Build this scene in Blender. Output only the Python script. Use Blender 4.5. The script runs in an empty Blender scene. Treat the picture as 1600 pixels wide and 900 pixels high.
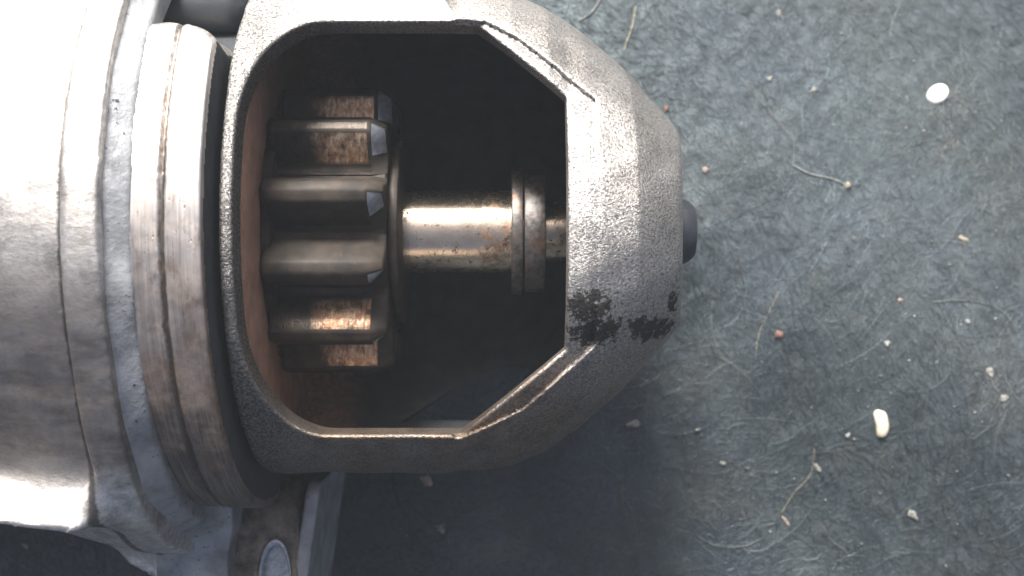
import bpy, bmesh, math, random
import numpy as np
from mathutils import Vector, Matrix

S = 0.001                 # everything below is written in millimetres
AXZ = 31.0                # height of the starter's axis above the cloth
DIST = 120.0              # camera to axis
CAMH = DIST + AXZ        # camera height above the cloth
AXY = 5.87                # sideways offset of the axis from the camera
R = math.radians
rng = np.random.default_rng(7)
random.seed(7)
scene = bpy.context.scene
col = scene.collection

# ------------------------------------------------------------------ camera
cam_d = bpy.data.cameras.new('camera')
cam = bpy.data.objects.new('camera', cam_d)
col.objects.link(cam)
cam.location = (0, 0, CAMH * S)
cam_d.sensor_width = 36.0
cam_d.lens = 36.0 * 15.0 * DIST / 1600.0
cam_d.clip_start = 0.005
cam_d.clip_end = 50.0
cam_d.dof.use_dof = True
cam_d.dof.focus_distance = 0.104
cam_d.dof.aperture_fstop = 52.0
scene.camera = cam

# ------------------------------------------------------------------ sky and sun
SUN_EL, SUN_AZ = R(36), R(100)            # azimuth measured from +X towards +Y
sd = Vector((math.cos(SUN_EL) * math.cos(SUN_AZ), math.cos(SUN_EL) * math.sin(SUN_AZ), math.sin(SUN_EL)))
world = bpy.data.worlds.new('World')
scene.world = world
world.use_nodes = True
wn = world.node_tree.nodes
wl = world.node_tree.links
wn.clear()
sky = wn.new('ShaderNodeTexSky')
sky.sky_type = 'NISHITA'
sky.sun_disc = False
sky.sun_elevation = SUN_EL
sky.sun_rotation = math.pi / 2 - SUN_AZ
sky.air_density = 0.32
sky.dust_density = 7.0
sky.ozone_density = 0.6
bgn = wn.new('ShaderNodeBackground')
bgn.inputs['Strength'].default_value = 0.1
wo = wn.new('ShaderNodeOutputWorld')
wl.new(sky.outputs[0], bgn.inputs[0])
wl.new(bgn.outputs[0], wo.inputs[0])
sun_d = bpy.data.lights.new('sun', 'SUN')
sun_d.energy = 5.0
sun_d.angle = R(18)
sun_d.color = (1.0, 0.96, 0.91)
sun = bpy.data.objects.new('sun', sun_d)
col.objects.link(sun)
sun.rotation_euler = sd.to_track_quat('Z', 'Y').to_euler()
sun.location = sd * 0.5
vs = scene.view_settings
vs.view_transform = 'Standard'
vs.look = 'None'
vs.exposure = 1.15
vs.gamma = 1.0
scene.cycles.max_bounces = 6

# ------------------------------------------------------------------ node helper
class NT:
    def __init__(self, name):
        self.m = bpy.data.materials.new(name)
        self.m.use_nodes = True
        self.t = self.m.node_tree
        self.t.nodes.clear()
        self.out = self.t.nodes.new('ShaderNodeOutputMaterial')
        self.b = self.t.nodes.new('ShaderNodeBsdfPrincipled')
        self.t.links.new(self.b.outputs[0], self.out.inputs[0])
        tc = self.t.nodes.new('ShaderNodeTexCoord')
        self.pos = self.vmath('SCALE', tc.outputs['Object'], s=1000.0)
    def n(self, t): return self.t.nodes.new(t)
    def set(self, sock, v):
        if isinstance(v, bpy.types.NodeSocket): self.t.links.new(v, sock)
        elif isinstance(v, (tuple, list)) and sock.type == 'RGBA' and len(v) == 3: sock.default_value = (*v, 1)
        else: sock.default_value = v
    def vmath(self, op, a, b=None, s=None):
        n = self.n('ShaderNodeVectorMath'); n.operation = op
        self.set(n.inputs[0], a)
        if b is not None: self.set(n.inputs[1], b)
        if s is not None: self.set(n.inputs['Scale'], s)
        return n.outputs[0]
    def math(self, op, a, b=0.0, c=None, clamp=False):
        n = self.n('ShaderNodeMath'); n.operation = op; n.use_clamp = clamp
        self.set(n.inputs[0], a); self.set(n.inputs[1], b)
        if c is not None: self.set(n.inputs[2], c)
        return n.outputs[0]
    def noise(self, vec, scale, detail=3.0, rough=0.55, dist=0.0):
        n = self.n('ShaderNodeTexNoise')
        self.set(n.inputs['Vector'], vec)
        n.inputs['Scale'].default_value = scale
        n.inputs['Detail'].default_value = detail
        n.inputs['Roughness'].default_value = rough
        n.inputs['Distortion'].default_value = dist
        return n.outputs[0]
    def ramp(self, v, lo, hi, smooth=False):
        n = self.n('ShaderNodeMapRange')
        if smooth: n.interpolation_type = 'SMOOTHSTEP'
        self.set(n.inputs[0], v)
        self.set(n.inputs[1], lo); self.set(n.inputs[2], hi)
        return n.outputs[0]
    def mix(self, f, a, b):
        n = self.n('ShaderNodeMix'); n.data_type = 'RGBA'
        self.set(n.inputs[0], f); self.set(n.inputs[6], a); self.set(n.inputs[7], b)
        return n.outputs[2]
    def fmix(self, f, a, b):
        n = self.n('ShaderNodeMix'); n.data_type = 'FLOAT'
        self.set(n.inputs[0], f); self.set(n.inputs[2], a); self.set(n.inputs[3], b)
        return n.outputs[0]
    def xyz(self):
        n = self.n('ShaderNodeSeparateXYZ'); self.t.links.new(self.pos, n.inputs[0]); return n.outputs
    def bump(self, h, dist_mm, strength=1.0, prev=None):
        n = self.n('ShaderNodeBump')
        n.inputs['Strength'].default_value = strength
        n.inputs['Distance'].default_value = dist_mm * S
        self.set(n.inputs['Height'], h)
        if prev is not None: self.set(n.inputs['Normal'], prev)
        return n.outputs[0]
    def fin(self, **k):
        for a, v in k.items():
            self.set(self.b.inputs[a.replace('_', ' ')], v)
        return self.m

def stain_spot(t, cx, cy, rx, ry, rag, scale=0.5):
    """ragged patch of residue round (cx, cy) in the object's own XY, 0..1"""
    x, y, z = t.xyz()
    a = t.math('DIVIDE', t.math('SUBTRACT', x, cx), rx)
    b = t.math('DIVIDE', t.math('SUBTRACT', y, cy), ry)
    d = t.math('SQRT', t.math('ADD', t.math('MULTIPLY', a, a), t.math('MULTIPLY', b, b)))
    nz = t.noise(t.pos, scale, 6.0, 0.78)
    v = t.math('ADD', d, t.math('MULTIPLY', t.math('SUBTRACT', nz, 0.5), rag))
    return t.ramp(v, 1.04, 0.96)

# ------------------------------------------------------------------ materials
def mat_cast():
    t = NT('cast_aluminium')
    x, y, z = t.xyz()
    fine = t.noise(t.pos, 4.2, 4.0, 0.7)
    mid = t.noise(t.pos, 0.55, 4.0, 0.6)
    big = t.noise(t.pos, 0.11, 3.0, 0.6)
    c = t.mix(t.ramp(fine, 0.32, 0.68), (0.10, 0.096, 0.092), (0.76, 0.74, 0.71))
    # brown tone, heavier towards the lower side
    side = t.ramp(t.math('ADD', y, t.math('MULTIPLY', t.math('SUBTRACT', big, 0.5), 14.0)), -6.0, -17.0)
    c = t.mix(t.math('MULTIPLY', side, 0.85), c, t.mix(t.ramp(t.math('ADD', t.math('MULTIPLY', fine, 0.6), t.math('MULTIPLY', mid, 0.4)), 0.38, 0.64), (0.06, 0.042, 0.029), (0.34, 0.25, 0.175)))
    gl = t.ramp(t.math('ADD', x, t.math('MULTIPLY', t.math('SUBTRACT', mid, 0.5), 9.0)), -16.5, -22.0)
    c = t.mix(t.math('MULTIPLY', gl, 0.75), c, t.mix(t.ramp(fine, 0.42, 0.68), (0.05, 0.052, 0.055), (0.36, 0.355, 0.34)))
    c = t.mix(t.math('MULTIPLY', t.ramp(mid, 0.56, 0.72), 0.45), c, (0.24, 0.23, 0.23))
    vz = t.noise(t.vmath('ADD', t.pos, (11.0, 7.0, 3.0)), 0.2, 5.0, 0.62)
    c = t.mix(t.math('MULTIPLY', t.ramp(vz, 0.48, 0.66), 0.55), c, t.mix(t.ramp(fine, 0.4, 0.66), (0.13, 0.125, 0.12), (0.42, 0.40, 0.38)))
    dark = t.ramp(t.noise(t.pos, 1.3, 4.0, 0.7), 0.64, 0.70)
    c = t.mix(t.math('MULTIPLY', dark, 0.6), c, (0.1, 0.095, 0.09))
    # flaked black residue on the lower half of the nose
    s1 = stain_spot(t, 6.6, -7.4, 1.8, 1.3, 3.4, 0.7)
    s2 = stain_spot(t, 12.8, -9.6, 2.7, 1.1, 3.4, 0.75)
    s3 = stain_spot(t, 7.4, -9.6, 2.2, 1.2, 4.2, 0.9)
    s4 = stain_spot(t, 14.8, -6.9, 0.5, 1.0, 3.4, 0.9)
    st = t.math('MAXIMUM', t.math('MAXIMUM', s1, s2), t.math('MAXIMUM', s3, s4))
    up = t.ramp(z, AXZ - 4.0, AXZ + 1.0)
    st = t.math('MULTIPLY', t.math('MULTIPLY', st, up), t.ramp(t.noise(t.pos, 1.1, 5.0, 0.75), 0.36, 0.42))
    c = t.mix(t.math('MULTIPLY', st, 0.93), c, t.mix(t.ramp(fine, 0.4, 0.7), (0.005, 0.005, 0.006), (0.016, 0.015, 0.015)))
    rough = t.fmix(t.ramp(fine, 0.3, 0.7), 0.58, 0.34)
    rough = t.fmix(st, rough, 0.62)
    h = t.math('ADD', fine, t.math('MULTIPLY', mid, 0.35))
    return t.fin(Base_Color=c, Metallic=t.fmix(st, 0.95, 0.0), Roughness=rough, Normal=t.bump(h, 0.15, 0.9), Specular_IOR_Level=t.fmix(st, 0.5, 0.06))

def mat_machined():
    t = NT('machined_aluminium')
    x, y, z = t.xyz()
    st = t.vmath('MULTIPLY', t.pos, (5.0, 0.16, 0.16))
    streak = t.noise(st, 1.0, 4.0, 0.6)
    big = t.noise(t.pos, 0.13, 4.0, 0.6)
    mid = t.noise(t.pos, 0.5, 5.0, 0.65)
    c = t.mix(t.ramp(streak, 0.3, 0.7), (0.50, 0.475, 0.45), (0.86, 0.84, 0.81))
    side = t.ramp(t.math('ADD', y, t.math('MULTIPLY', t.math('SUBTRACT', big, 0.5), 20.0)), 2.0, -15.0)
    c = t.mix(t.math('MULTIPLY', side, 0.8), c, t.mix(t.ramp(mid, 0.38, 0.66), (0.19, 0.11, 0.065), (0.56, 0.39, 0.25)))
    dark_tone = t.ramp(t.math('ADD', y, t.math('MULTIPLY', t.math('SUBTRACT', mid, 0.5), 18.0)), -11.0, -21.0)  # ring gets darker towards its lower side
    c = t.mix(t.math('MULTIPLY', dark_tone, 0.9), c, t.mix(t.ramp(streak, 0.4, 0.65), (0.045, 0.042, 0.04), (0.19, 0.17, 0.15)))
    crease = t.ramp(t.math('ABSOLUTE', t.math('ADD', x, t.math('ADD', 28.0, t.math('MULTIPLY', t.math('SUBTRACT', mid, 0.5), 0.8)))), 0.35, 0.12)
    c = t.mix(t.math('MULTIPLY', crease, 0.85), c, (0.06, 0.05, 0.042))
    blot = t.ramp(t.noise(t.vmath('MULTIPLY', t.pos, (0.55, 0.3, 0.3)), 1.0, 5.0, 0.7), 0.52, 0.66)
    c = t.mix(t.math('MULTIPLY', blot, 0.6), c, (0.22, 0.15, 0.10))
    pits = t.ramp(t.noise(t.vmath('MULTIPLY', t.pos, (1.6, 0.6, 0.6)), 1.0, 3.0, 0.7), 0.66, 0.72)
    c = t.mix(t.math('MULTIPLY', pits, 0.6), c, (0.16, 0.14, 0.13))
    rough = t.fmix(dark_tone, t.fmix(t.ramp(mid, 0.3, 0.7), 0.34, 0.46), 0.6)
    h = t.math('SUBTRACT', streak, t.math('MULTIPLY', pits, 0.8))
    return t.fin(Base_Color=c, Metallic=t.fmix(dark_tone, 0.92, 0.5), Roughness=rough, Normal=t.bump(h, 0.05, 0.6))

def mat_body():
    t = NT('body_aluminium')
    x, y, z = t.xyz()
    fine = t.noise(t.pos, 1.3, 5.0, 0.68)
    mid = t.noise(t.vmath('MULTIPLY', t.pos, (0.25, 0.5, 0.5)), 1.0, 4.0, 0.6)
    big = t.noise(t.pos, 0.09, 3.0, 0.6)
    c = t.mix(t.ramp(fine, 0.3, 0.7), (0.40, 0.385, 0.36), (0.84, 0.82, 0.79))
    side = t.ramp(t.math('ADD', y, t.math('MULTIPLY', t.math('SUBTRACT', big, 0.5), 18.0)), -4.0, -14.0)
    side = t.math('MULTIPLY', side, t.ramp(y, -23.5, -20.0))
    c = t.mix(t.math('MULTIPLY', side, 0.85), c, t.mix(t.ramp(mid, 0.35, 0.68), (0.11, 0.088, 0.068), (0.40, 0.34, 0.28)))
    dk = t.ramp(t.noise(t.vmath('MULTIPLY', t.pos, (0.35, 0.22, 0.22)), 1.0, 6.0, 0.72), 0.50, 0.64)
    c = t.mix(t.math('MULTIPLY', dk, 0.6), c, (0.2, 0.195, 0.19))
    rough = t.fmix(t.ramp(fine, 0.3, 0.7), 0.54, 0.40)
    seam = t.math('MULTIPLY', t.ramp(t.math('ABSOLUTE', t.math('ADD', x, t.math('ADD', 35.75, t.math('MULTIPLY', t.math('SUBTRACT', fine, 0.5), 0.5)))), 0.42, 0.2), 0.8)
    c = t.mix(seam, c, (0.05, 0.045, 0.04))
    scr = t.ramp(t.noise(t.vmath('MULTIPLY', t.pos, (0.5, 2.2, 2.2)), 1.0, 6.0, 0.75, 1.5), 0.60, 0.66)
    c = t.mix(t.math('MULTIPLY', scr, 0.6), c, (0.16, 0.145, 0.13))
    h = t.math('ADD', t.math('MULTIPLY', fine, 0.6), mid)
    return t.fin(Base_Color=c, Metallic=1.0, Roughness=rough, Normal=t.bump(h, 0.11, 0.7))

def mat_sealant():
    t = NT('blue_grey_paint')
    mid = t.noise(t.pos, 0.35, 5.0, 0.6)
    fine = t.noise(t.pos, 1.6, 4.0, 0.6)
    c = t.mix(t.ramp(mid, 0.3, 0.7), (0.16, 0.172, 0.185), (0.40, 0.42, 0.44))
    c = t.mix(t.ramp(fine, 0.64, 0.7), c, (0.05, 0.05, 0.055))
    return t.fin(Base_Color=c, Metallic=0.4, Roughness=t.fmix(fine, 0.34, 0.55), Normal=t.bump(t.math('ADD', mid, fine), 0.12, 0.7))

def mat_grease_shade():
    t = NT('greasy_shaded_metal')
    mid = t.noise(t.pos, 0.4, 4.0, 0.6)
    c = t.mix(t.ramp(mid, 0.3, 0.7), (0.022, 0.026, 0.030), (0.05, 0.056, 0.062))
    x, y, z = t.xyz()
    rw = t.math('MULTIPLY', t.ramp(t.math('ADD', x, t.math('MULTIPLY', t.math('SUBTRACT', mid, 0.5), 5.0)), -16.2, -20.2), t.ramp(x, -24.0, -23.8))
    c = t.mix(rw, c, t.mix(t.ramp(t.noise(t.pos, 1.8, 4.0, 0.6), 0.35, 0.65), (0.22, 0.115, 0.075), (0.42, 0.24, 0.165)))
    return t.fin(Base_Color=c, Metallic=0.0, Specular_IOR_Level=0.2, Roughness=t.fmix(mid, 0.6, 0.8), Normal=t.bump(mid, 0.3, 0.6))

def mat_rust():
    t = NT('rusty_plate')
    st = t.noise(t.pos, 0.5, 5.0, 0.65)
    fine = t.noise(t.pos, 2.5, 4.0, 0.65)
    c = t.mix(t.ramp(st, 0.3, 0.7), (0.27, 0.145, 0.10), (0.42, 0.255, 0.185))
    c = t.mix(t.math('MULTIPLY', t.ramp(fine, 0.66, 0.7), 0.8), c, (0.72, 0.66, 0.6))
    return t.fin(Base_Color=c, Metallic=0.25, Roughness=0.5, Normal=t.bump(fine, 0.08, 0.6))

def mat_gear():
    t = NT('dark_gear_steel')
    oi = t.n('ShaderNodeObjectInfo')
    off = t.vmath('ADD', t.pos, t.vmath('SCALE', (37.0, 19.0, 53.0), s=oi.outputs['Random']))
    mid = t.noise(off, 0.45, 4.0, 0.6)
    fine = t.noise(off, 2.0, 4.0, 0.65)
    c = t.mix(t.ramp(mid, 0.32, 0.7), (0.016, 0.0145, 0.013), (0.048, 0.039, 0.031))
    c = t.mix(t.math('MULTIPLY', t.ramp(fine, 0.58, 0.72), 0.35), c, (0.12, 0.065, 0.04))
    return t.fin(Base_Color=c, Metallic=0.2, Specular_IOR_Level=0.3, Roughness=t.fmix(fine, 0.5, 0.72), Normal=t.bump(fine, 0.05, 0.6))

def mat_flank():
    t = NT('worn_tooth_flank')
    oi = t.n('ShaderNodeObjectInfo')
    off = t.vmath('ADD', t.pos, t.vmath('SCALE', (37.0, 19.0, 53.0), s=oi.outputs['Random']))
    x, y, z = t.xyz()
    mid = t.noise(off, 0.45, 4.0, 0.6)
    fine = t.noise(off, 2.2, 5.0, 0.7)
    vert = t.noise(t.vmath('MULTIPLY', off, (3.0, 1.0, 1.0)), 1.0, 4.0, 0.7)
    dark = t.mix(t.ramp(mid, 0.32, 0.7), (0.035, 0.032, 0.03), (0.085, 0.072, 0.06))
    blotch0 = t.noise(off, 1.4, 5.0, 0.7)
    worn = t.mix(t.ramp(vert, 0.36, 0.62), (0.22, 0.12, 0.07), (0.64, 0.51, 0.37))
    worn = t.mix(t.math('MULTIPLY', t.ramp(blotch0, 0.46, 0.62), 0.85), worn, (0.30, 0.14, 0.075))
    edge = t.math('ADD', x, t.math('MULTIPLY', t.math('SUBTRACT', mid, 0.5), 3.0))
    edge = t.math('ADD', edge, t.math('MULTIPLY', t.math('SUBTRACT', oi.outputs['Random'], 0.5), 1.2))
    blotch = t.noise(off, 0.9, 5.0, 0.7)
    ay = t.math('ADD', t.math('ABSOLUTE', y), t.math('MULTIPLY', t.math('SUBTRACT', blotch, 0.5), 1.2))
    w = t.math('MULTIPLY', t.ramp(edge, -19.5, -17.9), t.ramp(blotch, 0.28, 0.46))
    w = t.math('MULTIPLY', w, t.math('MULTIPLY', t.ramp(ay, 0.9, 1.35), t.ramp(z, 11.1, 11.6)))
    w = t.math('MULTIPLY', w, t.ramp(t.math('ADD', x, t.math('MULTIPLY', blotch, 0.8)), -12.7, -13.3))
    c = t.mix(w, dark, worn)
    return t.fin(Base_Color=c, Metallic=0.85, Roughness=t.fmix(w, 0.4, t.fmix(fine, 0.3, 0.52)), Normal=t.bump(t.math('ADD', fine, vert), 0.07, 0.8))

def mat_shaft():
    t = NT('polished_shaft_steel')
    x, y, z = t.xyz()
    fine = t.noise(t.pos, 1.5, 5.0, 0.7)
    mid = t.noise(t.pos, 0.5, 3.0, 0.6)
    c = t.mix(t.ramp(mid, 0.35, 0.65), (0.62, 0.52, 0.41), (0.80, 0.70, 0.57))
    rustx = t.math('ADD', x, t.math('MULTIPLY', t.math('SUBTRACT', fine, 0.5), 4.0))
    rust = t.math('MULTIPLY', t.math('MULTIPLY', t.ramp(rustx, -3.6, -2.8), t.ramp(x, 0.6, 0.3)), t.ramp(t.noise(t.pos, 1.1, 5.0, 0.7), 0.45, 0.6))
    c = t.mix(t.math('MULTIPLY', rust, 0.8), c, (0.30, 0.15, 0.09))
    sp = t.ramp(fine, 0.57, 0.63)
    c = t.mix(t.math('MULTIPLY', sp, 0.85), c, (0.06, 0.05, 0.04))
    r = t.fmix(t.math('MAXIMUM', rust, sp), 0.24, 0.5)
    return t.fin(Base_Color=c, Metallic=0.95, Roughness=r, Normal=t.bump(fine, 0.03, 0.5))

def mat_collar():
    t = NT('dull_collar_steel')
    fine = t.noise(t.pos, 1.6, 5.0, 0.7)
    mid = t.noise(t.pos, 0.5, 3.0, 0.6)
    c = t.mix(t.ramp(fine, 0.35, 0.65), (0.08, 0.075, 0.072), (0.22, 0.205, 0.195))
    c = t.mix(t.math('MULTIPLY', t.ramp(mid, 0.5, 0.65), 0.5), c, (0.26, 0.14, 0.08))
    return t.fin(Base_Color=c, Metallic=0.85, Roughness=t.fmix(fine, 0.34, 0.55), Normal=t.bump(fine, 0.06, 0.7))

def mat_rubber():
    t = NT('grey_rubber')
    n = t.noise(t.pos, 0.5, 3.0, 0.6)
    c = t.mix(n, (0.014, 0.018, 0.024), (0.026, 0.032, 0.04))
    return t.fin(Base_Color=c, Roughness=0.55, Normal=t.bump(n, 0.15, 0.5))

def mat_cloth():
    t = NT('dark_felt')
    n1 = t.noise(t.pos, 5.0, 4.0, 0.7)
    n2 = t.noise(t.pos, 0.10, 4.0, 0.6)
    n3 = t.noise(t.vmath('ADD', t.pos, (50.0, 20.0, 0.0)), 0.22, 4.0, 0.65)
    c = t.mix(t.ramp(n1, 0.25, 0.75), (0.005, 0.0065, 0.008), (0.030, 0.039, 0.046))
    c = t.mix(t.math('MULTIPLY', t.ramp(n2, 0.45, 0.68), 0.5), c, (0.050, 0.058, 0.062))
    c = t.mix(t.math('MULTIPLY', t.ramp(n3, 0.52, 0.7), 0.5), c, (0.040, 0.036, 0.030))
    return t.fin(Base_Color=c, Roughness=0.48, Specular_IOR_Level=1.0, Specular_Tint=(0.74, 0.92, 1.0), Normal=t.bump(n1, 0.08, 0.5))

def mat_fibre():
    t = NT('felt_fibre')
    a = t.n('ShaderNodeAttribute'); a.attribute_name = 'tone'
    return t.fin(Base_Color=a.outputs['Color'], Roughness=0.4, Specular_IOR_Level=1.0, Specular_Tint=(0.74, 0.92, 1.0))

def mat_plain(name, c1, c2, rough=0.6, sc=1.5, sss=0.0):
    t = NT(name)
    n = t.noise(t.pos, sc, 4.0, 0.6)
    return t.fin(Base_Color=t.mix(t.ramp(n, 0.35, 0.65), c1, c2), Roughness=rough, Normal=t.bump(n, 0.06, 0.5))

def mat_grime():
    t = NT('oily_grime')
    mid = t.noise(t.pos, 0.5, 5.0, 0.65)
    fine = t.noise(t.pos, 1.8, 4.0, 0.65)
    c = t.mix(t.ramp(mid, 0.35, 0.68), (0.05, 0.045, 0.04), (0.26, 0.22, 0.18))
    c = t.mix(t.math('MULTIPLY', t.ramp(fine, 0.62, 0.72), 0.5), c, (0.3, 0.28, 0.26))
    return t.fin(Base_Color=c, Metallic=0.3, Roughness=t.fmix(fine, 0.4, 0.65), Normal=t.bump(t.math('ADD', mid, fine), 0.25, 0.7))

def mat_facet():
    t = NT('bare_tooth_chamfer')
    n = t.noise(t.pos, 1.8, 4.0, 0.6)
    return t.fin(Base_Color=t.mix(t.ramp(n, 0.3, 0.7), (0.30, 0.33, 0.37), (0.58, 0.62, 0.68)), Metallic=0.8, Roughness=t.fmix(n, 0.35, 0.5), Normal=t.bump(n, 0.05, 0.6))

M = dict(facet=mat_facet(), dark_tone=mat_grime(), cast=mat_cast(), mach=mat_machined(), body=mat_body(), seal=mat_sealant(), grease_shade=mat_grease_shade(), rust=mat_rust(),
         gear=mat_gear(), flank=mat_flank(), shaft=mat_shaft(), collar=mat_collar(), rubber=mat_rubber(), cloth=mat_cloth(),
         fibre=mat_fibre(), white=mat_plain('white_chip', (0.80, 0.80, 0.78), (0.88, 0.88, 0.86)),
         cream=mat_plain('cream_grain', (0.45, 0.41, 0.28), (0.66, 0.63, 0.52)),
         crumb=mat_plain('pale_crumb', (0.09, 0.1, 0.09), (0.24, 0.238, 0.215)),
         bit=mat_plain('off_white_bit', (0.13, 0.145, 0.145), (0.3, 0.31, 0.295)),
         tan=mat_plain('tan_crumb', (0.15, 0.105, 0.08), (0.32, 0.27, 0.235)),
         red=mat_plain('red_crumb', (0.10, 0.04, 0.03), (0.17, 0.085, 0.07)),
         hair=mat_plain('pale_hair', (0.08, 0.095, 0.095), (0.19, 0.2, 0.19)),
         straw=mat_plain('straw', (0.16, 0.15, 0.11), (0.3, 0.27, 0.19)))

# ------------------------------------------------------------------ mesh helpers
def link(name, me, mats, parent=None):
    o = bpy.data.objects.new(name, me)
    col.objects.link(o)
    for m in (mats if isinstance(mats, (list, tuple)) else [mats]): me.materials.append(m)
    if parent is not None: o.parent = parent
    return o

def mesh_np(name, V, Q, smooth=True):
    """V (n,3) in mm, Q (m,k) indices"""
    me = bpy.data.meshes.new(name)
    k = Q.shape[1]
    me.vertices.add(len(V)); me.vertices.foreach_set('co', (V * S).astype(np.float32).ravel())
    me.loops.add(Q.size); me.loops.foreach_set('vertex_index', Q.astype(np.int32).ravel())
    me.polygons.add(len(Q))
    me.polygons.foreach_set('loop_start', (np.arange(len(Q)) * k).astype(np.int32))
    me.polygons.foreach_set('loop_total', np.full(len(Q), k, dtype=np.int32))
    me.update(calc_edges=True)
    me.validate()
    if smooth: me.polygons.foreach_set('use_smooth', np.ones(len(me.polygons), dtype=bool))
    return me

def surface_nets(f, lo, hi, h, newton=3):
    ax = [np.arange(lo[i], hi[i] + h, h, dtype=np.float32) for i in range(3)]
    X, Y, Z = np.meshgrid(*ax, indexing='ij', sparse=True)
    d = f(X, Y, Z).astype(np.float32)
    s = d < 0
    cnt = np.zeros(tuple(n - 1 for n in d.shape), np.uint8)
    sl = lambda o, n: slice(o, n - 1 + o)
    corners = [(i, j, k) for i in (0, 1) for j in (0, 1) for k in (0, 1)]
    for c in corners:
        cnt += s[sl(c[0], s.shape[0]), sl(c[1], s.shape[1]), sl(c[2], s.shape[2])]
    I, J, K = np.nonzero((cnt > 0) & (cnt < 8))
    idx = np.full(cnt.shape, -1, np.int32)
    idx[I, J, K] = np.arange(len(I))
    val = {c: d[I + c[0], J + c[1], K + c[2]] for c in corners}
    acc = np.zeros((len(I), 3)); num = np.zeros(len(I))
    for a in corners:
        for q in range(3):
            if a[q]: continue
            b = list(a); b[q] = 1; b = tuple(b)
            va, vb = val[a], val[b]
            cr = (va < 0) != (vb < 0)
            t = np.where(cr, va / np.where(cr, va - vb, 1), 0)
            p = np.tile(np.array(a, float), (len(I), 1)); p[:, q] += t
            acc += p * cr[:, None]; num += cr
    V = (acc / num[:, None] + np.stack([I, J, K], 1)) * h + np.array(lo)
    quads = []
    for q in range(3):
        u, w = (q + 1) % 3, (q + 2) % 3
        A = [slice(None)] * 3; B = [slice(None)] * 3
        A[q] = slice(0, -1); B[q] = slice(1, None)
        sa, sb = s[tuple(A)], s[tuple(B)]
        E = np.stack(np.nonzero(sa != sb), 1)
        ok = (E[:, u] >= 1) & (E[:, w] >= 1) & (E[:, u] < d.shape[u] - 1) & (E[:, w] < d.shape[w] - 1)
        E = E[ok]
        flip = sa[E[:, 0], E[:, 1], E[:, 2]]
        def cell(du, dw):
            e = E.copy(); e[:, u] += du; e[:, w] += dw
            return idx[e[:, 0], e[:, 1], e[:, 2]]
        qd = np.stack([cell(-1, -1), cell(0, -1), cell(0, 0), cell(-1, 0)], 1)
        qd[~flip] = qd[~flip][:, ::-1]
        quads.append(qd)
    Q = np.concatenate(quads)
    e = h * 0.2
    for _ in range(newton):
        x, y, z = V[:, 0], V[:, 1], V[:, 2]
        v = f(x, y, z)
        g = np.stack([f(x + e, y, z) - f(x - e, y, z), f(x, y + e, z) - f(x, y - e, z), f(x, y, z + e) - f(x, y, z - e)], 1) / (2 * e)
        gg = np.maximum((g * g).sum(1), 0.2)
        V = V - np.clip((v / gg)[:, None] * g, -h * 0.4, h * 0.4)
    return V, Q

def smax(a, b, k):
    h = np.clip(0.5 - 0.5 * (b - a) / k, 0, 1)
    return b * (1 - h) + a * h + k * h * (1 - h)
def smin(a, b, k): return -smax(-a, -b, k)

def convex(X, Y, pts):
    """signed distance (max of half planes) to a convex polygon, counter-clockwise"""
    d = None
    for (x0, y0), (x1, y1) in zip(pts, pts[1:] + pts[:1]):
        L = math.hypot(x1 - x0, y1 - y0)
        nx, ny = (y1 - y0) / L, -(x1 - x0) / L
        e = (X - x0) * nx + (Y - y0) * ny
        d = e if d is None else np.maximum(d, e)
    return d

def wob(X, Y, Z, a, f):
    return a * (np.sin(f * X + 1.3 * np.sin(f * 0.7 * Y)) * np.sin(f * 1.1 * Y + 0.6) + np.sin(f * 0.9 * Z + 2.0 * np.sin(f * 0.5 * X)) * 0.7)

def revolve(name, prof, mats, parent, n=128, ang=35, cap=True):
    """prof: (x, r) pairs along the axis; closed at both ends when r = 0"""
    bm = bmesh.new()
    rings = []
    for x, r in prof:
        if r <= 1e-6: rings.append([bm.verts.new((x * S, 0, AXZ * S))])
        else:
            rings.append([bm.verts.new((x * S, r * math.cos(2 * math.pi * i / n) * S, (AXZ + r * math.sin(2 * math.pi * i / n)) * S)) for i in range(n)])
    for a, b in zip(rings, rings[1:]):
        for i in range(n):
            j = (i + 1) % n
            if len(a) == 1 and len(b) == 1: continue
            if len(a) == 1: bm.faces.new((a[0], b[j], b[i]))
            elif len(b) == 1: bm.faces.new((a[i], a[j], b[0]))
            else: bm.faces.new((a[i], a[j], b[j], b[i]))
    bmesh.ops.recalc_face_normals(bm, faces=bm.faces)
    me = bpy.data.meshes.new(name)
    bm.to_mesh(me); bm.free()
    for p in me.polygons: p.use_smooth = True
    me.set_sharp_from_angle(angle=R(ang))
    return link(name, me, mats, parent)

def bev(x0, x1, r, b=0.25, r0=0.0):
    """profile of a disc with softened rims"""
    return [(x0, r0), (x0, r - b), (x0 + b * 0.3, r - b * 0.3), (x0 + b, r), (x1 - b, r), (x1 - b * 0.3, r - b * 0.3), (x1, r - b), (x1, r0)]

def tag(o, label, cat, group=None, kind=None):
    if label: o['label'] = label
    if cat: o['category'] = cat
    if group: o['group'] = group
    if kind: o['kind'] = kind
    return o

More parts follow.
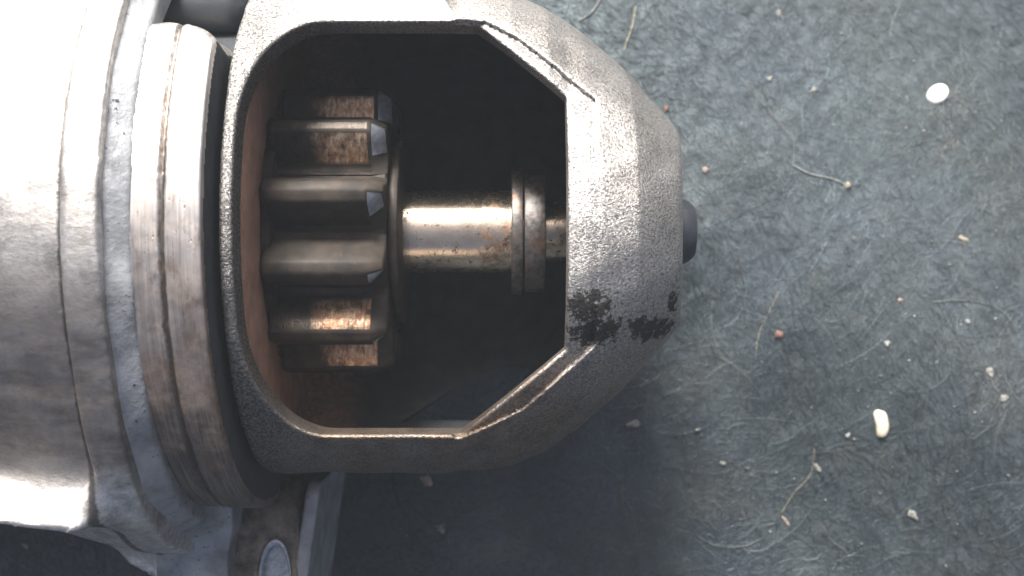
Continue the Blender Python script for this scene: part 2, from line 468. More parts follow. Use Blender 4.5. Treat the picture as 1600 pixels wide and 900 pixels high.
# ------------------------------------------------------------------ the cloth the starter lies on
def fbm(x, y, seed):
    r_ = np.random.default_rng(seed)
    v = np.zeros_like(x)
    for f, a in ((0.045, 0.8), (0.11, 0.35), (0.3, 0.09), (0.8, 0.05), (1.9, 0.04)):
        for _ in range(4):
            th = r_.uniform(0, 2 * math.pi); ph = r_.uniform(0, 6.28)
            ff = f * r_.uniform(0.7, 1.4)
            v += a * 0.5 * np.sin(ff * (x * math.cos(th) + y * math.sin(th)) + ph + 0.8 * np.sin(ff * 0.6 * (x * math.sin(th) - y * math.cos(th)) + ph * 2))
    return v
def cloth_h(x, y):
    x = np.asarray(x, float); y = np.asarray(y, float)
    u = np.clip((x * 0.55 + y * 0.83) - 14.0, 0, 300)          # slope added beyond the nose so the cloth catches more sun
    return fbm(x, y, 3) * 0.55 - 0.55 - np.sqrt(u * u * 0.16 + 60) + math.sqrt(60)

def axis_pts(half, fine, step):
    c = np.arange(-fine, fine + step, step)
    o = fine + step * np.cumsum(1.25 ** np.arange(1, 20))
    o = o[o < half]
    return np.concatenate([-o[::-1], c, o])
gx = axis_pts(450, 80, 0.4); gy = axis_pts(400, 50, 0.4)
GX, GY = np.meshgrid(gx, gy, indexing='ij')
V = np.stack([GX.ravel(), GY.ravel(), cloth_h(GX, GY).ravel()], 1)
ii = np.arange(len(gx) * len(gy)).reshape(len(gx), len(gy))
Q = np.stack([ii[:-1, :-1].ravel(), ii[1:, :-1].ravel(), ii[1:, 1:].ravel(), ii[:-1, 1:].ravel()], 1)
ground = link('ground_cloth', mesh_np('ground_cloth', V, Q), M['cloth'])
tag(ground, 'dark blue grey matted felt cloth under the starter motor', None, kind='structure')

def on_cloth(px, py):
    z = 0.0
    for _ in range(4):
        k = (CAMH - z) / DIST / 15.0
        x, y = (px - 800) * k, (450 - py) * k
        z = float(cloth_h(x, y))
    return x, y, z

# ------------------------------------------------------------------ starter motor
starter = bpy.data.objects.new('starter_motor', None)
col.objects.link(starter)
starter.location = (0, AXY * S, 0)
starter.empty_display_size = 0.02
tag(starter, 'grimy aluminium starter motor with open gear window lying on dark cloth', 'starter motor')

PX = np.array([-40, -6, -3, 0, 3.3, 6.7, 11, 13.3, 15.6, 16.8, 30])
PR = np.array([24.8, 24.8, 24.6, 24.0, 22.6, 20.3, 16.6, 14.0, 11.5, 9.9, -5])
def ro(X): return np.interp(X, PX, PR)
def arc(cx, cy, rx, ry, a0, a1, n): return [(cx + rx * math.cos(R(a0 + (a1 - a0) * i / n)), cy + ry * math.sin(R(a0 + (a1 - a0) * i / n))) for i in range(n + 1)]
WIN = arc(-16.8, -8.6, 6.35, 10.6, 180, 270, 14) + [(-4.7, -19.2), (4.75, -11.2), (4.75, 11.0), (-3.2, 17.9)] + arc(-16.8, 7.6, 6.35, 10.3, 90, 180, 14)
FAC = [(-30, -19.4), (-4.4, -19.4), (1.0, -16.7), (7.4, -10.9), (7.4, 10.8), (0.4, 16.6), (-2.4, 18.1), (-30, 18.1)]
SUN_SLOT = [(-12.0, -20.8), (-3.0, -20.8), (3.4, -14.2), (2.0, -13.2), (-2.0, -15.4), (-10.0, -15.8)]
def nose_sdf(X, Y, Z):
    r = np.sqrt(Y * Y + (Z * np.interp(X, [0, 5, 17], [1.0, 0.97, 0.66])) ** 2)
    w = wob(X, Y, Z, 0.05, 0.9)
    out = (r - ro(X)) * 0.82 + w
    out = smax(out, X + 0.12 * np.clip(Z, 0, 30) - 17.35, 0.5)
    # lug that carries the fork lever housing
    bxx = np.maximum(np.maximum(np.abs(X + 15.0) - 8.2, np.abs(Y - 26) - 11.0), np.abs(Z - 1) - 13.5)
    out = smin(out, bxx, 2.2)
    out = smax(out, -24.3 - X, 0.3)
    # bevelled band round the right side of the window
    P2 = convex(X, Y, FAC)
    carve = np.maximum(np.maximum(P2, -(out + 0.05 + 0.4 * np.clip((np.abs(Y) - 6.5) / 4.0, 0, 1))), 4 - Z)
    carve = np.maximum(carve, -5.2 - X)
    d = smax(out, -carve, 0.15)
    # hollow inside
    ri = np.minimum(22.0, ro(X) - 3.4)
    cav = np.maximum(np.maximum((r - ri) * 0.85, -23.6 - X), X - 12.5)
    d = np.maximum(d, -cav)
    win = np.maximum(convex(X, Y, WIN), -Z)
    low = np.maximum(convex(X, Y, SUN_SLOT), Z + 5.0)          # slot added so sun passes through, leaving no bright patch inside
    return smax(smax(d, -win, 0.45), -low, 1.6)
Vn, Qn = surface_nets(nose_sdf, (-27, -27, -27), (18.5, 38, 27), 0.27)
rr = np.sqrt(Vn[:, 1] ** 2 + (Vn[:, 2] * np.interp(Vn[:, 0], [0, 5, 17], [1.0, 0.97, 0.66])) ** 2)
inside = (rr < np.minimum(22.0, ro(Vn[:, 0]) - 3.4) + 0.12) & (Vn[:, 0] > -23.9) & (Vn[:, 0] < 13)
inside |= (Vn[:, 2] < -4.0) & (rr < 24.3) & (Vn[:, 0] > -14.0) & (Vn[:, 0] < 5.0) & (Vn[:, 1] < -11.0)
Vn[:, 2] += AXZ
me = mesh_np('nose_housing', Vn, Qn)
nose = link('nose_housing', me, [M['cast'], M['grease_shade']], starter)
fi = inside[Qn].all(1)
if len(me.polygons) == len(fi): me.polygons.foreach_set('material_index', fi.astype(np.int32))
nose['label'] = 'speckled cast aluminium nose with the gear window'

# machined ring the housing is centred on, cut flat on the fork side
def ring_sdf(X, Y, Z):
    r = np.sqrt(Y * Y + Z * Z)
    band = smax(r - 28.3, X + 24.8, 0.35)
    band = np.maximum(band, -31.6 - X)
    band = smax(band, -(np.abs(X + 28.0) - 0.24 + np.maximum(28.0 - r, 0)), 0.1)
    band = np.maximum(band, np.where(X < -28.0, r - 28.12, band))
    band = smax(band, Y - 16.5 - 0.1 * np.sin(X * 2.1) - 0.2 * np.sin(Z * 0.9) + np.clip(X + 27.6, 0, 4) * 0.5, 0.8)
    neck = np.maximum(r - 21.8, X + 23.8)
    neck = np.maximum(neck, -31.6 - X)
    return smin(band, neck, 0.3)
Vr, Qr = surface_nets(ring_sdf, (-32.2, -29, -29), (-23.2, 24, 29), 0.27)
Vr[:, 2] += AXZ
ring = link('pilot_ring', mesh_np('pilot_ring', Vr, Qr), [M['mach'], M['grease_shade']], starter)
rr = np.sqrt(Vr[:, 1] ** 2 + (Vr[:, 2] - AXZ) ** 2)
gi = ((rr < 27.6) & (Vr[:, 0] > -24.95) | (rr < 22.4))[Qr].all(1)  # groove face takes the dark material, its shade put into the colour
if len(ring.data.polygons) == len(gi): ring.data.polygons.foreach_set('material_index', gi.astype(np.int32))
ring['label'] = 'smooth machined ring turning brown towards its lower edge'

# flange collar and blue grey strip
def strip_sdf(X, Y, Z):
    r = np.sqrt(Y * Y + Z * Z)
    R0 = 29.2 - (X + 32.4) * 0.5 + 0.12 * np.sin(Y * 0.7) + np.clip(-Y - 14, 0, 20) * 0.10
    d = np.maximum(np.maximum(r - R0, X + 30.4), -33.4 - X)
    ear = np.maximum(np.maximum(np.abs(X + 32.6) - 3.4, np.abs(Y + 37) - 9.5), np.abs(Z + 7.0) - 9.0) 
    d = smin(d, ear, 5.0)
    d = smax(d, Y - 22.5, 0.6)
    return np.maximum(d, -(r - 26.0))
Vs, Qs = surface_nets(strip_sdf, (-39.0, -48, -31), (-26, 31, 31), 0.4)
Vs[:, 2] += AXZ
strip = link('flange_rim', mesh_np('flange_rim', Vs, Qs), M['seal'], starter)
strip['label'] = 'blue grey painted rim that widens into the lower ear'

def body_sdf(X, Y, Z):
    r = np.sqrt(Y * Y + Z * Z)
    d = np.maximum(r - (28.5 + 0.25 * np.sin(X * 0.3) + np.clip(-Y - 14, 0, 25) * 0.22 * np.clip((X + 58) / 22, 0, 1)) + wob(X, Y, Z, 0.06, 0.5), X + 32.8)
    fl = smax(np.maximum(r - 30.1 - np.clip(-Y - 12, 0, 20) * 0.12, X + 32.3), -35.4 - X, 0.35)
    d = np.minimum(d, fl)
    # lengthwise rib with a flat crown on the lower side
    rw = wob(X, Y, Z, 0.05, 0.8)
    rib = smax(np.maximum(np.maximum(Y + 20.6, -(Y + 25.2 + (X + 50) * 0.10)), np.maximum(Z - 20.2 + 0.5 * (Y + 20.5) + rw, -Z - 8)), (X + 34.4) * 0.85 + (Z - 18) * 0.3, 1.4)
    d = smin(d, rib, 2.4)
    ear = np.maximum(np.maximum(np.abs(X + 36.4) - 2.6, np.abs(Y + 34) - 8.5), np.abs(Z + 11.0) - 10.0)
    ear = np.maximum(ear, (X + 39.0) * -0.6 + (Y + 33.0) * -0.8 - 1.0)
    d = smin(d, ear, 6.0)
    d = np.maximum(d, -65.0 - X)
    return d
Vb, Qb = surface_nets(body_sdf, (-66, -47, -32), (-31.5, 32, 32), 0.42)
Vb[:, 2] += AXZ
body = link('body_casting', mesh_np('body_casting', Vb, Qb), M['body'], starter)
body['label'] = 'bright scuffed aluminium body with a raised flange lip'
yoke = revolve('motor_case', bev(-105, -64.8, 30.8, 1.2), M['body'], starter, 160)

# rubber plug in the pocket on the fork side
def plug_sdf(X, Y, Z):
    d = np.maximum(np.maximum(np.abs(X + 29.2) - 5.4, np.abs(Y - 25.2) - 7.4), np.abs(Z - 4.0) - 11.0)
    q = np.sqrt(np.maximum(np.abs(X + 29.2) - 2.7, 0) ** 2 + np.maximum(np.abs(Y - 25.2) - 5.0, 0) ** 2 + np.maximum(np.abs(Z - 4) - 8.4, 0) ** 2) - 2.4
    return q
Vp, Qp = surface_nets(plug_sdf, (-36, 16, -9), (-22, 35, 17), 0.4)
Vp[:, 2] += AXZ
plug = link('rubber_plug', mesh_np('rubber_plug', Vp, Qp), M['rubber'], starter)
plug['label'] = 'smooth dark grey rubber plug in the pocket above the ring'

# lower mounting lug with its bolt hole
def lug_sdf(X, Y, Z):
    d = np.maximum(np.maximum(np.abs(X + 27.6) - 5.2, np.abs(Y + 37.0) - 11.0), np.abs(Z + 11.0) - 9.5 + wob(X, Y, Z, 0.15, 0.6))
    d = smax(d, (Z + 3.2) * 0.75 + (Y + 27.5) * 0.66, 1.2)
    hole = np.sqrt((X + 25.0) ** 2 * 6.1 + (Y + 36.6) ** 2) - 4.3
    return smax(d, -np.maximum(hole * 0.55, -(Z + 5.0)), 0.5)
Vl, Ql = surface_nets(lug_sdf, (-34, -49, -22), (-21, -25, 1), 0.3)
Vl[:, 2] += AXZ
lug = link('mounting_lug', mesh_np('mounting_lug', Vl, Ql), M['dark_tone'], starter)
lug['label'] = 'dark grimy mounting lug below the ring'
def face_sdf(X, Y, Z):
    q = X + 21.4 - (Y + 30) * 0.14
    return smax(smax(np.maximum(np.abs(q) - 0.75, np.abs(Y + 37.4) - 11.0), np.abs(Z + 11.5) - 10.2, 0.4), (Z + 2.0) * 0.8 + (Y + 26.6) * 0.6, 0.5)
Vl, Ql = surface_nets(face_sdf, (-26, -50, -23), (-19, -25, 1), 0.25)
Vl[:, 2] += AXZ
link('lug_face', mesh_np('lug_face', Vl, Ql), M['seal'], lug)
bm = bmesh.new()
n = 48
lo = []
for zz, rs in ((-8.0, 1.04), (0.0, 1.04), (0.25, 0.98), (0.1, 0.86), (-0.5, 0.80), (-1.3, 0.78)):
    lo.append([bm.verts.new(((-25.0 + 1.7 * rs * math.cos(2 * math.pi * i / n)) * S, (-36.6 + 4.2 * rs * math.sin(2 * math.pi * i / n)) * S, (AXZ + zz - 1.6) * S)) for i in range(n)])
for a, b in zip(lo, lo[1:]):
    for i in range(n): bm.faces.new((a[i], a[(i + 1) % n], b[(i + 1) % n], b[i]))
bm.faces.new(lo[-1]); bm.faces.new(lo[0])
bmesh.ops.recalc_face_normals(bm, faces=bm.faces)
me = bpy.data.meshes.new('bolt_sleeve'); bm.to_mesh(me); bm.free()
for p in me.polygons: p.use_smooth = len(p.vertices) == 4
link('bolt_sleeve', me, M['facet'], lug)

# rusty plate behind the pinion
revolve('thrust_plate', [(-23.65, 13.4), (-23.4, 13.4), (-23.3, 13.6), (-23.3, 21.7), (-23.4, 21.9), (-23.65, 21.9)], M['rust'], starter, 160)['label'] = 'rust brown thrust plate behind the pinion'

# pinion
pin = revolve('pinion_gear', [(-23.9, 0), (-23.9, 12.4), (-22.6, 12.6), (-22.5, 10.6), (-12.2, 10.6), (-12.0, 10.4), (-12.0, 0)], M['gear'], starter, 128)
pin['label'] = 'dark twelve toothed pinion with rusty worn flanks'
revolve('end_washer', bev(-12.05, -11.0, 9.4, 0.4), M['gear'], pin, 128)
def tooth_mesh():
    bm = bmesh.new()
    prof = [(-14.6, 10.75), (-11.4, 11.05), (-9.0, 12.2), (-6.6, 13.5), (-4.0, 14.5), (0, 14.85), (4.0, 14.5), (6.6, 13.5), (9.0, 12.2), (11.4, 11.05), (14.6, 10.75)]
    secs = [(-23.2, 0.94, 0.3), (-22.8, 1.0, 0.0), (-13.5, 1.0, 0.0), (-11.9, 0.85, 1.5)]
    loops = []
    for x, ws, drop in secs:
        L = []
        for a, r in prof:
            r2 = r - drop * (1.5 if a < 0 else 0.6) * max(0, (r - 10.4) / 4.5)
            a2 = a * (ws if r > 11.5 else (1 + ws) / 2)
            if drop and a < 0 and r > 12: a2 *= 0.3
            L.append(bm.verts.new((x * S, r2 * math.sin(R(a2)) * S, r2 * math.cos(R(a2)) * S)))
        loops.append(L)
    np_ = len(prof)
    for k, (a, b) in enumerate(zip(loops, loops[1:])):
        for i in range(np_ - 1):
            f = bm.faces.new((a[i], a[i + 1], b[i + 1], b[i]))
            f.material_index = 1 if k == 1 else (2 if k == 2 and 2 <= i <= 4 else 0)
    for L, s_ in ((loops[0], 1), (loops[-1], -1)):
        for i in range(np_ // 2):
            if i == np_ // 2 - 1: bm.faces.new((L[i], L[i + 1], L[np_ - 1 - i]))
            else: bm.faces.new((L[i], L[i + 1], L[np_ - 2 - i], L[np_ - 1 - i]))
    bmesh.ops.recalc_face_normals(bm, faces=bm.faces)
    tip = [e for e in bm.edges if len(e.link_faces) == 2 and e.calc_face_angle(0) > R(28)]
    bmesh.ops.bevel(bm, geom=tip, offset=0.22 * S, segments=2, affect='EDGES', profile=0.5)
    me = bpy.data.meshes.new('tooth'); bm.to_mesh(me); bm.free()
    for p in me.polygons: p.use_smooth = True
    me.set_sharp_from_angle(angle=R(40))
    me.materials.append(M['gear']); me.materials.append(M['flank']); me.materials.append(M['facet'])
    return me
tm = tooth_mesh()
tm2 = tm.copy(); tm2.materials[1] = M['gear']
for k in range(12):
    o = bpy.data.objects.new('tooth', tm2 if k in (0, 1) else tm)
    col.objects.link(o)
    o.parent = pin
    o.location = (0, 0, AXZ * S)
    o.rotation_euler = (R(-12.3 + 30.0 * k), 0, 0)

# shaft, stop collar, snap ring and the shaft's end in the nose
revolve('output_shaft', [(-11.2, 0), (-11.2, 4.25), (0.6, 4.25), (0.8, 3.05), (14.5, 3.05), (14.5, 0)], M['shaft'], starter, 128)
col_ = revolve('stop_collar', bev(1.22, 3.35, 6.3, 0.16, 3.0), M['collar'], starter, 128)
revolve('snap_ring', bev(-0.05, 1.12, 6.55, 0.16, 3.0), M['collar'], starter, 128)
revolve('end_boss', [(12.0, 3.7), (17.6, 3.5), (18.4, 3.1), (18.9, 2.6), (19.1, 1.2), (19.1, 0)], M['rubber'], starter, 96)
# ------------------------------------------------------------------ felt fibres, specks and hairs on the cloth
def tube_np(paths, rad, sides=3):
    """paths (n, k, 3) in mm, rad (n,) -> verts, quads"""
    n, k, _ = paths.shape
    T = np.gradient(paths, axis=1)
    T /= np.linalg.norm(T, axis=2, keepdims=True) + 1e-9
    up = np.array([0.0, 0.0, 1.0])
    A = np.cross(T, up); A /= np.linalg.norm(A, axis=2, keepdims=True) + 1e-9
    B = np.cross(A, T)
    taper = np.ones(k); taper[0] = taper[-1] = 0.4
    rings = []
    for s_ in range(sides):
        th = 2 * math.pi * s_ / sides + math.pi / 2
        rings.append(paths + (A * math.cos(th) + B * math.sin(th)) * (rad[:, None] * taper[None])[:, :, None])
    V = np.stack(rings, 2).reshape(-1, 3)
    base = (np.arange(n)[:, None, None] * k + np.arange(k - 1)[None, :, None]) * sides + np.arange(sides)[None, None, :]
    nxt = (np.arange(n)[:, None, None] * k + np.arange(k - 1)[None, :, None]) * sides + ((np.arange(sides) + 1) % sides)[None, None, :]
    Q = np.stack([base, nxt, nxt + sides, base + sides], -1).reshape(-1, 4)
    return V, Q

def fibres(n, lmin, lmean, rad, tone_mu, tone_sd, lift0, arch, K, spread):
    fx = rng.uniform(-76, 80, n); fy = rng.uniform(-46, 48, n)
    L = rng.gamma(3.0, lmean / 3.0, n) + lmin
    sw = fbm(fx * 0.9, fy * 0.9, 11)                      # the nap swirls a little
    th = R(-50) + sw * 0.8 + rng.normal(0, spread, n)
    cv = rng.normal(0, 0.55, n)
    tt = np.linspace(-0.5, 0.5, K)
    ang = th[:, None] + cv[:, None] * tt[None] * 2
    px_ = fx[:, None] + np.cumsum(np.cos(ang), 1) / K * L[:, None]
    py_ = fy[:, None] + np.cumsum(np.sin(ang), 1) / K * L[:, None]
    lift = rng.uniform(lift0[0], lift0[1], n)[:, None] + rng.uniform(0, arch, n)[:, None] * (0.25 - tt[None] ** 2) * 4
    V, Q = tube_np(np.stack([px_, py_, cloth_h(px_, py_) + lift], 2), rng.uniform(rad[0], rad[1], n))
    p1 = np.clip(0.5 + fbm(fx * 2.2, fy * 2.2, 21) * 0.8, 0, 1)      # hue patches of the felt itself
    p2 = np.clip(0.5 + fbm(fx * 3.5 + 40, fy * 3.5, 22) * 0.8, 0, 1)
    p3 = np.clip(0.5 + fbm(fx * 1.4 - 30, fy * 1.4, 23) * 0.55 + fbm(fx * 7.0 - 30, fy * 7.0, 24) * 0.6, 0, 1)
    tone = np.clip(rng.lognormal(math.log(tone_mu), tone_sd, n), 0.01, 0.3) * (0.26 + 1.5 * p3)
    blue, green, brown = np.array([0.72, 0.98, 1.24]), np.array([0.8, 1.03, 1.06]), np.array([1.06, 1.0, 0.86])
    hue = blue * (1 - p1[:, None]) + green * p1[:, None]
    w = (np.clip(p2 - 0.45, 0, 1) * 1.3)[:, None]
    hue = hue * (1 - w) + brown * w
    c = np.concatenate([hue * tone[:, None], np.ones((n, 1))], 1)
    return V, Q, np.repeat(c, K * 3, axis=0)
A = fibres(120000, 0.5, 1.5, (0.012, 0.028), 0.056, 0.65, (-0.02, 0.14), 0.16, 3, 0.9)
B = fibres(5000, 2.0, 4.5, (0.016, 0.03), 0.066, 0.5, (0.08, 0.2), 0.4, 8, 1.3)
Vf = np.concatenate([A[0], B[0]]); Qf = np.concatenate([A[1], B[1] + len(A[0])]); Cf = np.concatenate([A[2], B[2]])
mf = mesh_np('lint_fibres', Vf, Qf)
ca = mf.color_attributes.new('tone', 'FLOAT_COLOR', 'POINT')
ca.data.foreach_set('color', Cf.astype(np.float32).ravel())
lint = link('lint_fibres', mf, M['fibre'])
tag(lint, 'fine matted felt fibres covering the dark cloth', 'lint', kind='stuff')

ND = 2600
cl = rng.uniform((-74, -44), (78, 46), (60, 2))
dc = cl[rng.integers(0, 60, ND)] + rng.normal(0, 5.0, (ND, 2))
un = rng.random(ND) < 0.45
dc[un] = rng.uniform((-74, -44), (78, 46), (int(un.sum()), 2))
sz = rng.lognormal(math.log(0.055), 0.5, ND)
T = np.array([[1, 1, 1], [-1, -1, 1], [-1, 1, -1], [1, -1, -1], [0.3, -0.2, 1.2]], float)
F = np.array([[0, 1, 4], [0, 4, 3], [1, 3, 4], [0, 2, 1], [0, 3, 2], [1, 2, 3]])
Vd = T[None] * (1 + rng.normal(0, 0.35, (ND, 5, 3))) * (sz[:, None] * rng.uniform(0.5, 1.2, (ND, 3)))[:, None, :]
Vd += np.stack([dc[:, 0], dc[:, 1], cloth_h(dc[:, 0], dc[:, 1]) + 0.16], 1)[:, None, :]
md = mesh_np('dust', Vd.reshape(-1, 3), (F[None] + (np.arange(ND) * 5)[:, None, None]).reshape(-1, 3), smooth=False)
dt = rng.lognormal(math.log(0.16), 0.6, ND).clip(0.04, 0.6)
dcol = np.stack([dt * 1.05, dt, dt * 0.92, np.ones(ND)], 1)
ca = md.color_attributes.new('tone', 'FLOAT_COLOR', 'POINT')
ca.data.foreach_set('color', np.repeat(dcol, 5, axis=0).astype(np.float32).ravel())
tag(link('dust', md, M['fibre']), 'fine pale dust grains scattered over the dark cloth', 'dust', kind='stuff')

def nugget(name, px, py, w, h, ang, mat, label, cat, seed, thick=0.6, bend=0.0, lump=0.18, group=None):
    """small irregular solid lying on the cloth; w, h in photograph pixels at the cloth"""
    k = CAMH / DIST / 15.0
    x, y, z = on_cloth(px, py)
    a, b = w * k / 2.3, h * k / 2.3
    c = min(a, b) * thick
    r_ = random.Random(seed)
    ph = [r_.uniform(0, 6.28) for _ in range(9)]
    bm = bmesh.new()
    bmesh.ops.create_icosphere(bm, subdivisions=3, radius=1.0)
    for v in bm.verts:
        p = v.co.copy()
        s_ = 1 + lump * (math.sin(2.3 * p.x + ph[0]) * math.sin(2.1 * p.y + ph[1]) + 0.6 * math.sin(4.1 * p.x + ph[2] + 3.0 * p.z) * math.sin(3.7 * p.y + ph[3]) + 0.4 * math.sin(6.3 * p.y + ph[4]) * math.cos(5.1 * p.z + ph[5]))
        p *= s_
        p = Vector((math.copysign(abs(p.x) ** 0.85, p.x) * a, math.copysign(abs(p.y) ** 0.85, p.y) * b, p.z * c))
        p.x += bend * a * (1 - (p.y / max(b, 1e-6)) ** 2)
        v.co = p * S
    for f in bm.faces: f.smooth = True
    me = bpy.data.meshes.new(name); bm.to_mesh(me); bm.free()
    o = link(name, me, mat)
    o.location = (x * S, y * S, (z + c * 0.45 + 0.1) * S)
    o.rotation_euler = (0, 0, R(ang))
    return tag(o, label, cat, group)

# round white chip
def chip():
    bm = bmesh.new()
    n = 56; a, b, t = 1.62, 1.30, 0.55
    prof = [(0.0, t * 0.62), (0.55, t * 0.6), (0.86, t * 0.5), (0.97, t * 0.3), (1.0, 0.0), (0.97, -t * 0.3), (0.86, -t * 0.5), (0.0, -t * 0.55)]
    rings = []
    for r, z in prof:
        if r == 0: rings.append([bm.verts.new((0, 0, z * S))]); continue
        rings.append([bm.verts.new((a * r * (1 + 0.015 * math.sin(3 * q)) * math.cos(q) * S, b * r * (1 + 0.02 * math.sin(2 * q + 1)) * math.sin(q) * S, z * S)) for q in [2 * math.pi * i / n for i in range(n)]])
    for A, B in zip(rings, rings[1:]):
        for i in range(n):
            j = (i + 1) % n
            if len(A) == 1: bm.faces.new((A[0], B[i], B[j]))
            elif len(B) == 1: bm.faces.new((A[j], A[i], B[0]))
            else: bm.faces.new((A[j], A[i], B[i], B[j]))
    bmesh.ops.recalc_face_normals(bm, faces=bm.faces)
    me = bpy.data.meshes.new('white_chip'); bm.to_mesh(me); bm.free()
    for p in me.polygons: p.use_smooth = True
    o = link('white_chip', me, M['white'])
    x, y, z = on_cloth(1463, 148)
    o.location = (x * S, y * S, (z + 0.55) * S)
    o.rotation_euler = (R(4), R(-3), R(33))
    tag(o, 'round flat bright white chip alone on the cloth, up beyond the nose', 'chip')
chip()
nugget('cream_grain', 1373, 662, 25, 54, 6, M['cream'], 'cream grain, elongated and slightly bent, largest pale bit on the cloth', 'grain', 5, 0.8, 0.25, 0.11)

specks = [
 # px, py, w, h, angle, material, label
 (666, 750, 19, 19, 20, 'tan', 'tan and white crumb touching the lower arm of the starter', 'crumb'),
 (690, 825, 13, 15, 0, 'crumb', 'grey green crumb in the shade below the tan crumb', 'crumb'),
 (1425, 803, 11, 19, 35, 'crumb', 'pale oval flake below the cream grain', 'flake'),
 (1277, 731, 15, 9, -25, 'crumb', 'small pale crumb down and left of the cream grain', 'crumb'),
 (1325, 680, 8, 8, 0, 'bit', 'tiny white crumb just left of the cream grain', 'crumb'),
 (1228, 815, 5, 20, 35, 'tan', 'thin pinkish tan splinter near the bottom of the cloth', 'splinter'),
 (1511, 502, 9, 9, 0, 'bit', 'small white crumb beside the long curved hair', 'crumb'),
 (1385, 536, 9, 10, 0, 'bit', 'small white crumb straight above the cream grain', 'crumb'),
 (1272, 141, 14, 9, 35, 'crumb', 'pale flake left of the round white chip', 'flake'),
 (1202, 123, 12, 8, 10, 'crumb', 'pale crumb furthest left of the round white chip', 'crumb'),
 (1216, 22, 9, 13, -20, 'crumb', 'pale crumb at the top edge of the cloth', 'crumb'),
 (1101, 266, 10, 10, 0, 'tan', 'pinkish white crumb just right of the nose shoulder', 'crumb'),
 (1040, 170, 9, 11, 0, 'red', 'reddish crumb beside the upper slope of the nose', 'crumb'),
 (1506, 375, 19, 9, -38, 'straw', 'straw coloured flake on the right of the cloth', 'flake'),
 (1324, 291, 12, 12, 0, 'straw', 'pale crumb at the end of the fuzzy streak', 'crumb'),
 (1216, 522, 14, 12, 0, 'red', 'rusty red crumb near the straight pale fibre', 'crumb'),
 (1406, 470, 9, 8, 0, 'tan', 'pinkish crumb left of the long curved hair', 'crumb'),
 (1129, 724, 12, 7, -20, 'crumb', 'pale flake on the cloth below the nose', 'flake'),
 (1546, 582, 12, 17, 10, 'crumb', 'grey flake at the upper end of the short bent hair', 'flake'),
 (1567, 622, 15, 12, 0, 'crumb', 'grey flake at the lower end of the short bent hair', 'flake'),
 (990, 662, 24, 12, 20, 'hair', 'dull grey scuffed tuft under the lower slope of the nose', 'tuft'),
 (41, 851, 9, 11, 20, 'straw', 'straw coloured crumb below the body in the lower left corner', 'crumb'),
]
for i, (px, py, w, h, a, m, lab, cat) in enumerate(specks):
    nugget('pale_' + cat if m != 'red' else 'red_crumb', px, py, w, h, a, M[m], lab, cat, 100 + i, 0.5, 0.0, 0.42)

def strand(name, pts, rad, mat, label, cat='hair', lift=0.16):
    P = np.array([on_cloth(*p) for p in pts])
    P[:, 2] += lift
    # smooth the path
    n = 40
    t = np.linspace(0, len(P) - 1, n)
    out = []
    for u in t:
        i = min(int(u), len(P) - 2); f = u - i
        p0, p1, p2, p3 = P[max(i - 1, 0)], P[i], P[i + 1], P[min(i + 2, len(P) - 1)]
        out.append(0.5 * ((2 * p1) + (-p0 + p2) * f + (2 * p0 - 5 * p1 + 4 * p2 - p3) * f * f + (-p0 + 3 * p1 - 3 * p2 + p3) * f ** 3))
    out = np.array(out)
    base = out[0].copy()
    base[2] -= lift
    V, Q = tube_np((out - base)[None], np.array([rad * 0.65]), 5)
    o = link(name, mesh_np(name, V, Q), mat)
    o.location = Vector(base) * S
    return tag(o, label, cat)

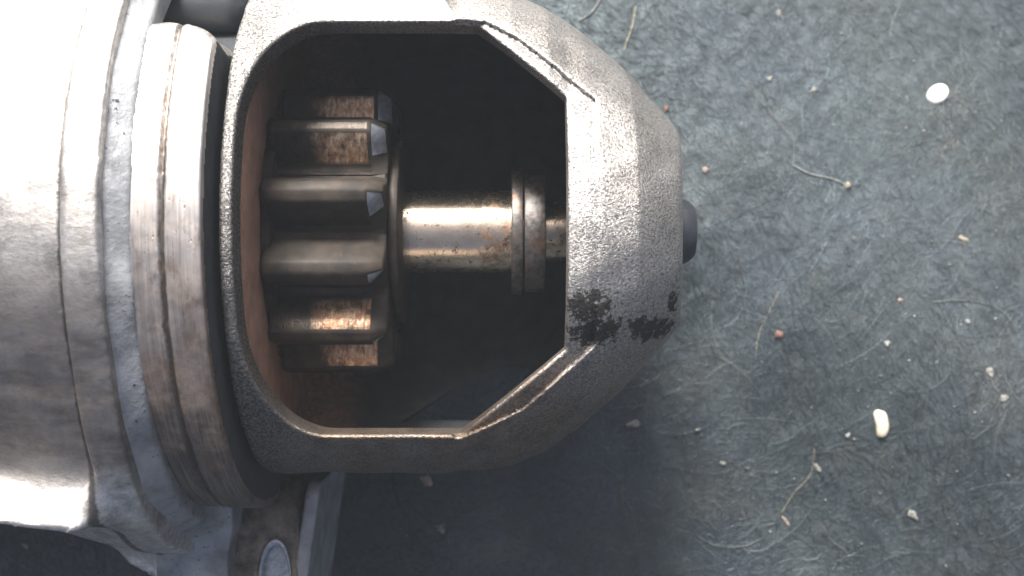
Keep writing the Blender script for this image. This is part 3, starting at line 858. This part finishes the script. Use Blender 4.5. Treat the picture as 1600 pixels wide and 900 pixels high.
strand('pale_hair', [(1455, 472), (1500, 469), (1545, 476), (1575, 495), (1588, 520)], 0.09, M['hair'], 'long pale hair curving at the right edge of the cloth')
strand('pale_hair', [(1113, 470), (1111, 500), (1117, 535), (1130, 560)], 0.07, M['hair'], 'thin pale hair curving just right of the nose')
strand('pale_hair', [(1217, 455), (1200, 490), (1186, 520), (1180, 555)], 0.07, M['straw'], 'straight pale fibre beside the rusty red crumb')
strand('pale_hair', [(1546, 585), (1552, 603), (1566, 620), (1568, 640)], 0.08, M['hair'], 'short bent hair between two grey flakes')
strand('pale_hair', [(1220, 802), (1240, 770), (1266, 740), (1272, 700)], 0.06, M['straw'], 'fine bent fibre above the pinkish tan splinter')
strand('pale_hair', [(1090, 838), (1120, 852), (1160, 853), (1188, 842)], 0.09, M['hair'], 'faint curved hair near the bottom of the cloth')
strand('pale_hair', [(1285, 820), (1300, 845), (1318, 858), (1332, 875)], 0.06, M['hair'], 'fine fibre right of the pinkish tan splinter')
strand('pale_hair', [(974, 752), (972, 780), (978, 806)], 0.06, M['straw'], 'short upright fibre under the lower slope of the nose')
strand('straw_stalk', [(993, 10), (988, 40), (979, 66), (975, 80)], 0.16, M['straw'], 'short straw stalk above the upper slope of the nose', 'straw')
strand('straw_stalk', [(905, 33), (922, 22), (934, 6), (938, -10)], 0.2, M['hair'], 'curled grey stalk at the top edge beside the nose', 'straw')
strand('fuzzy_streak', [(1238, 258), (1265, 272), (1300, 280), (1322, 290)], 0.22, M['hair'], 'fuzzy pale streak of lint right of the nose', 'lint')
strand('pale_hair', [(1150, 115), (1180, 150), (1215, 190), (1250, 235)], 0.08, M['hair'], 'faint straight hair running down towards the fuzzy streak')
strand('pale_hair', [(1290, 90), (1312, 70), (1330, 55)], 0.07, M['hair'], 'faint short hair above the pale flake')
strand('pale_hair', [(722, 862), (735, 880), (748, 902)], 0.05, M['hair'], 'fine dull fibre at the bottom edge below the tan crumb')

# ------------------------------------------------------------------ thin volume added to stand in for veiling lens glare
bm = bmesh.new()
bmesh.ops.create_cube(bm, size=1.0)
for v in bm.verts:
    v.co = Vector((v.co.x * 1.3, v.co.y * 1.3, -1.2 if v.co.z < 0 else CAMH * S + 0.012))
me = bpy.data.meshes.new('veil'); bm.to_mesh(me); bm.free()
hm = bpy.data.materials.new('veil_volume'); hm.use_nodes = True
hn = hm.node_tree.nodes; hn.clear()
ho = hn.new('ShaderNodeOutputMaterial'); hv = hn.new('ShaderNodeVolumePrincipled')
hv.inputs['Color'].default_value = (0.80, 0.90, 1.0, 1)
hv.inputs['Density'].default_value = 0.24
hv.inputs['Anisotropy'].default_value = 0.2
hm.node_tree.links.new(hv.outputs[0], ho.inputs['Volume'])
tag(link('veil', me, hm), 'thin pale veil added over the cloth in place of lens glare', 'veil', kind='stuff')
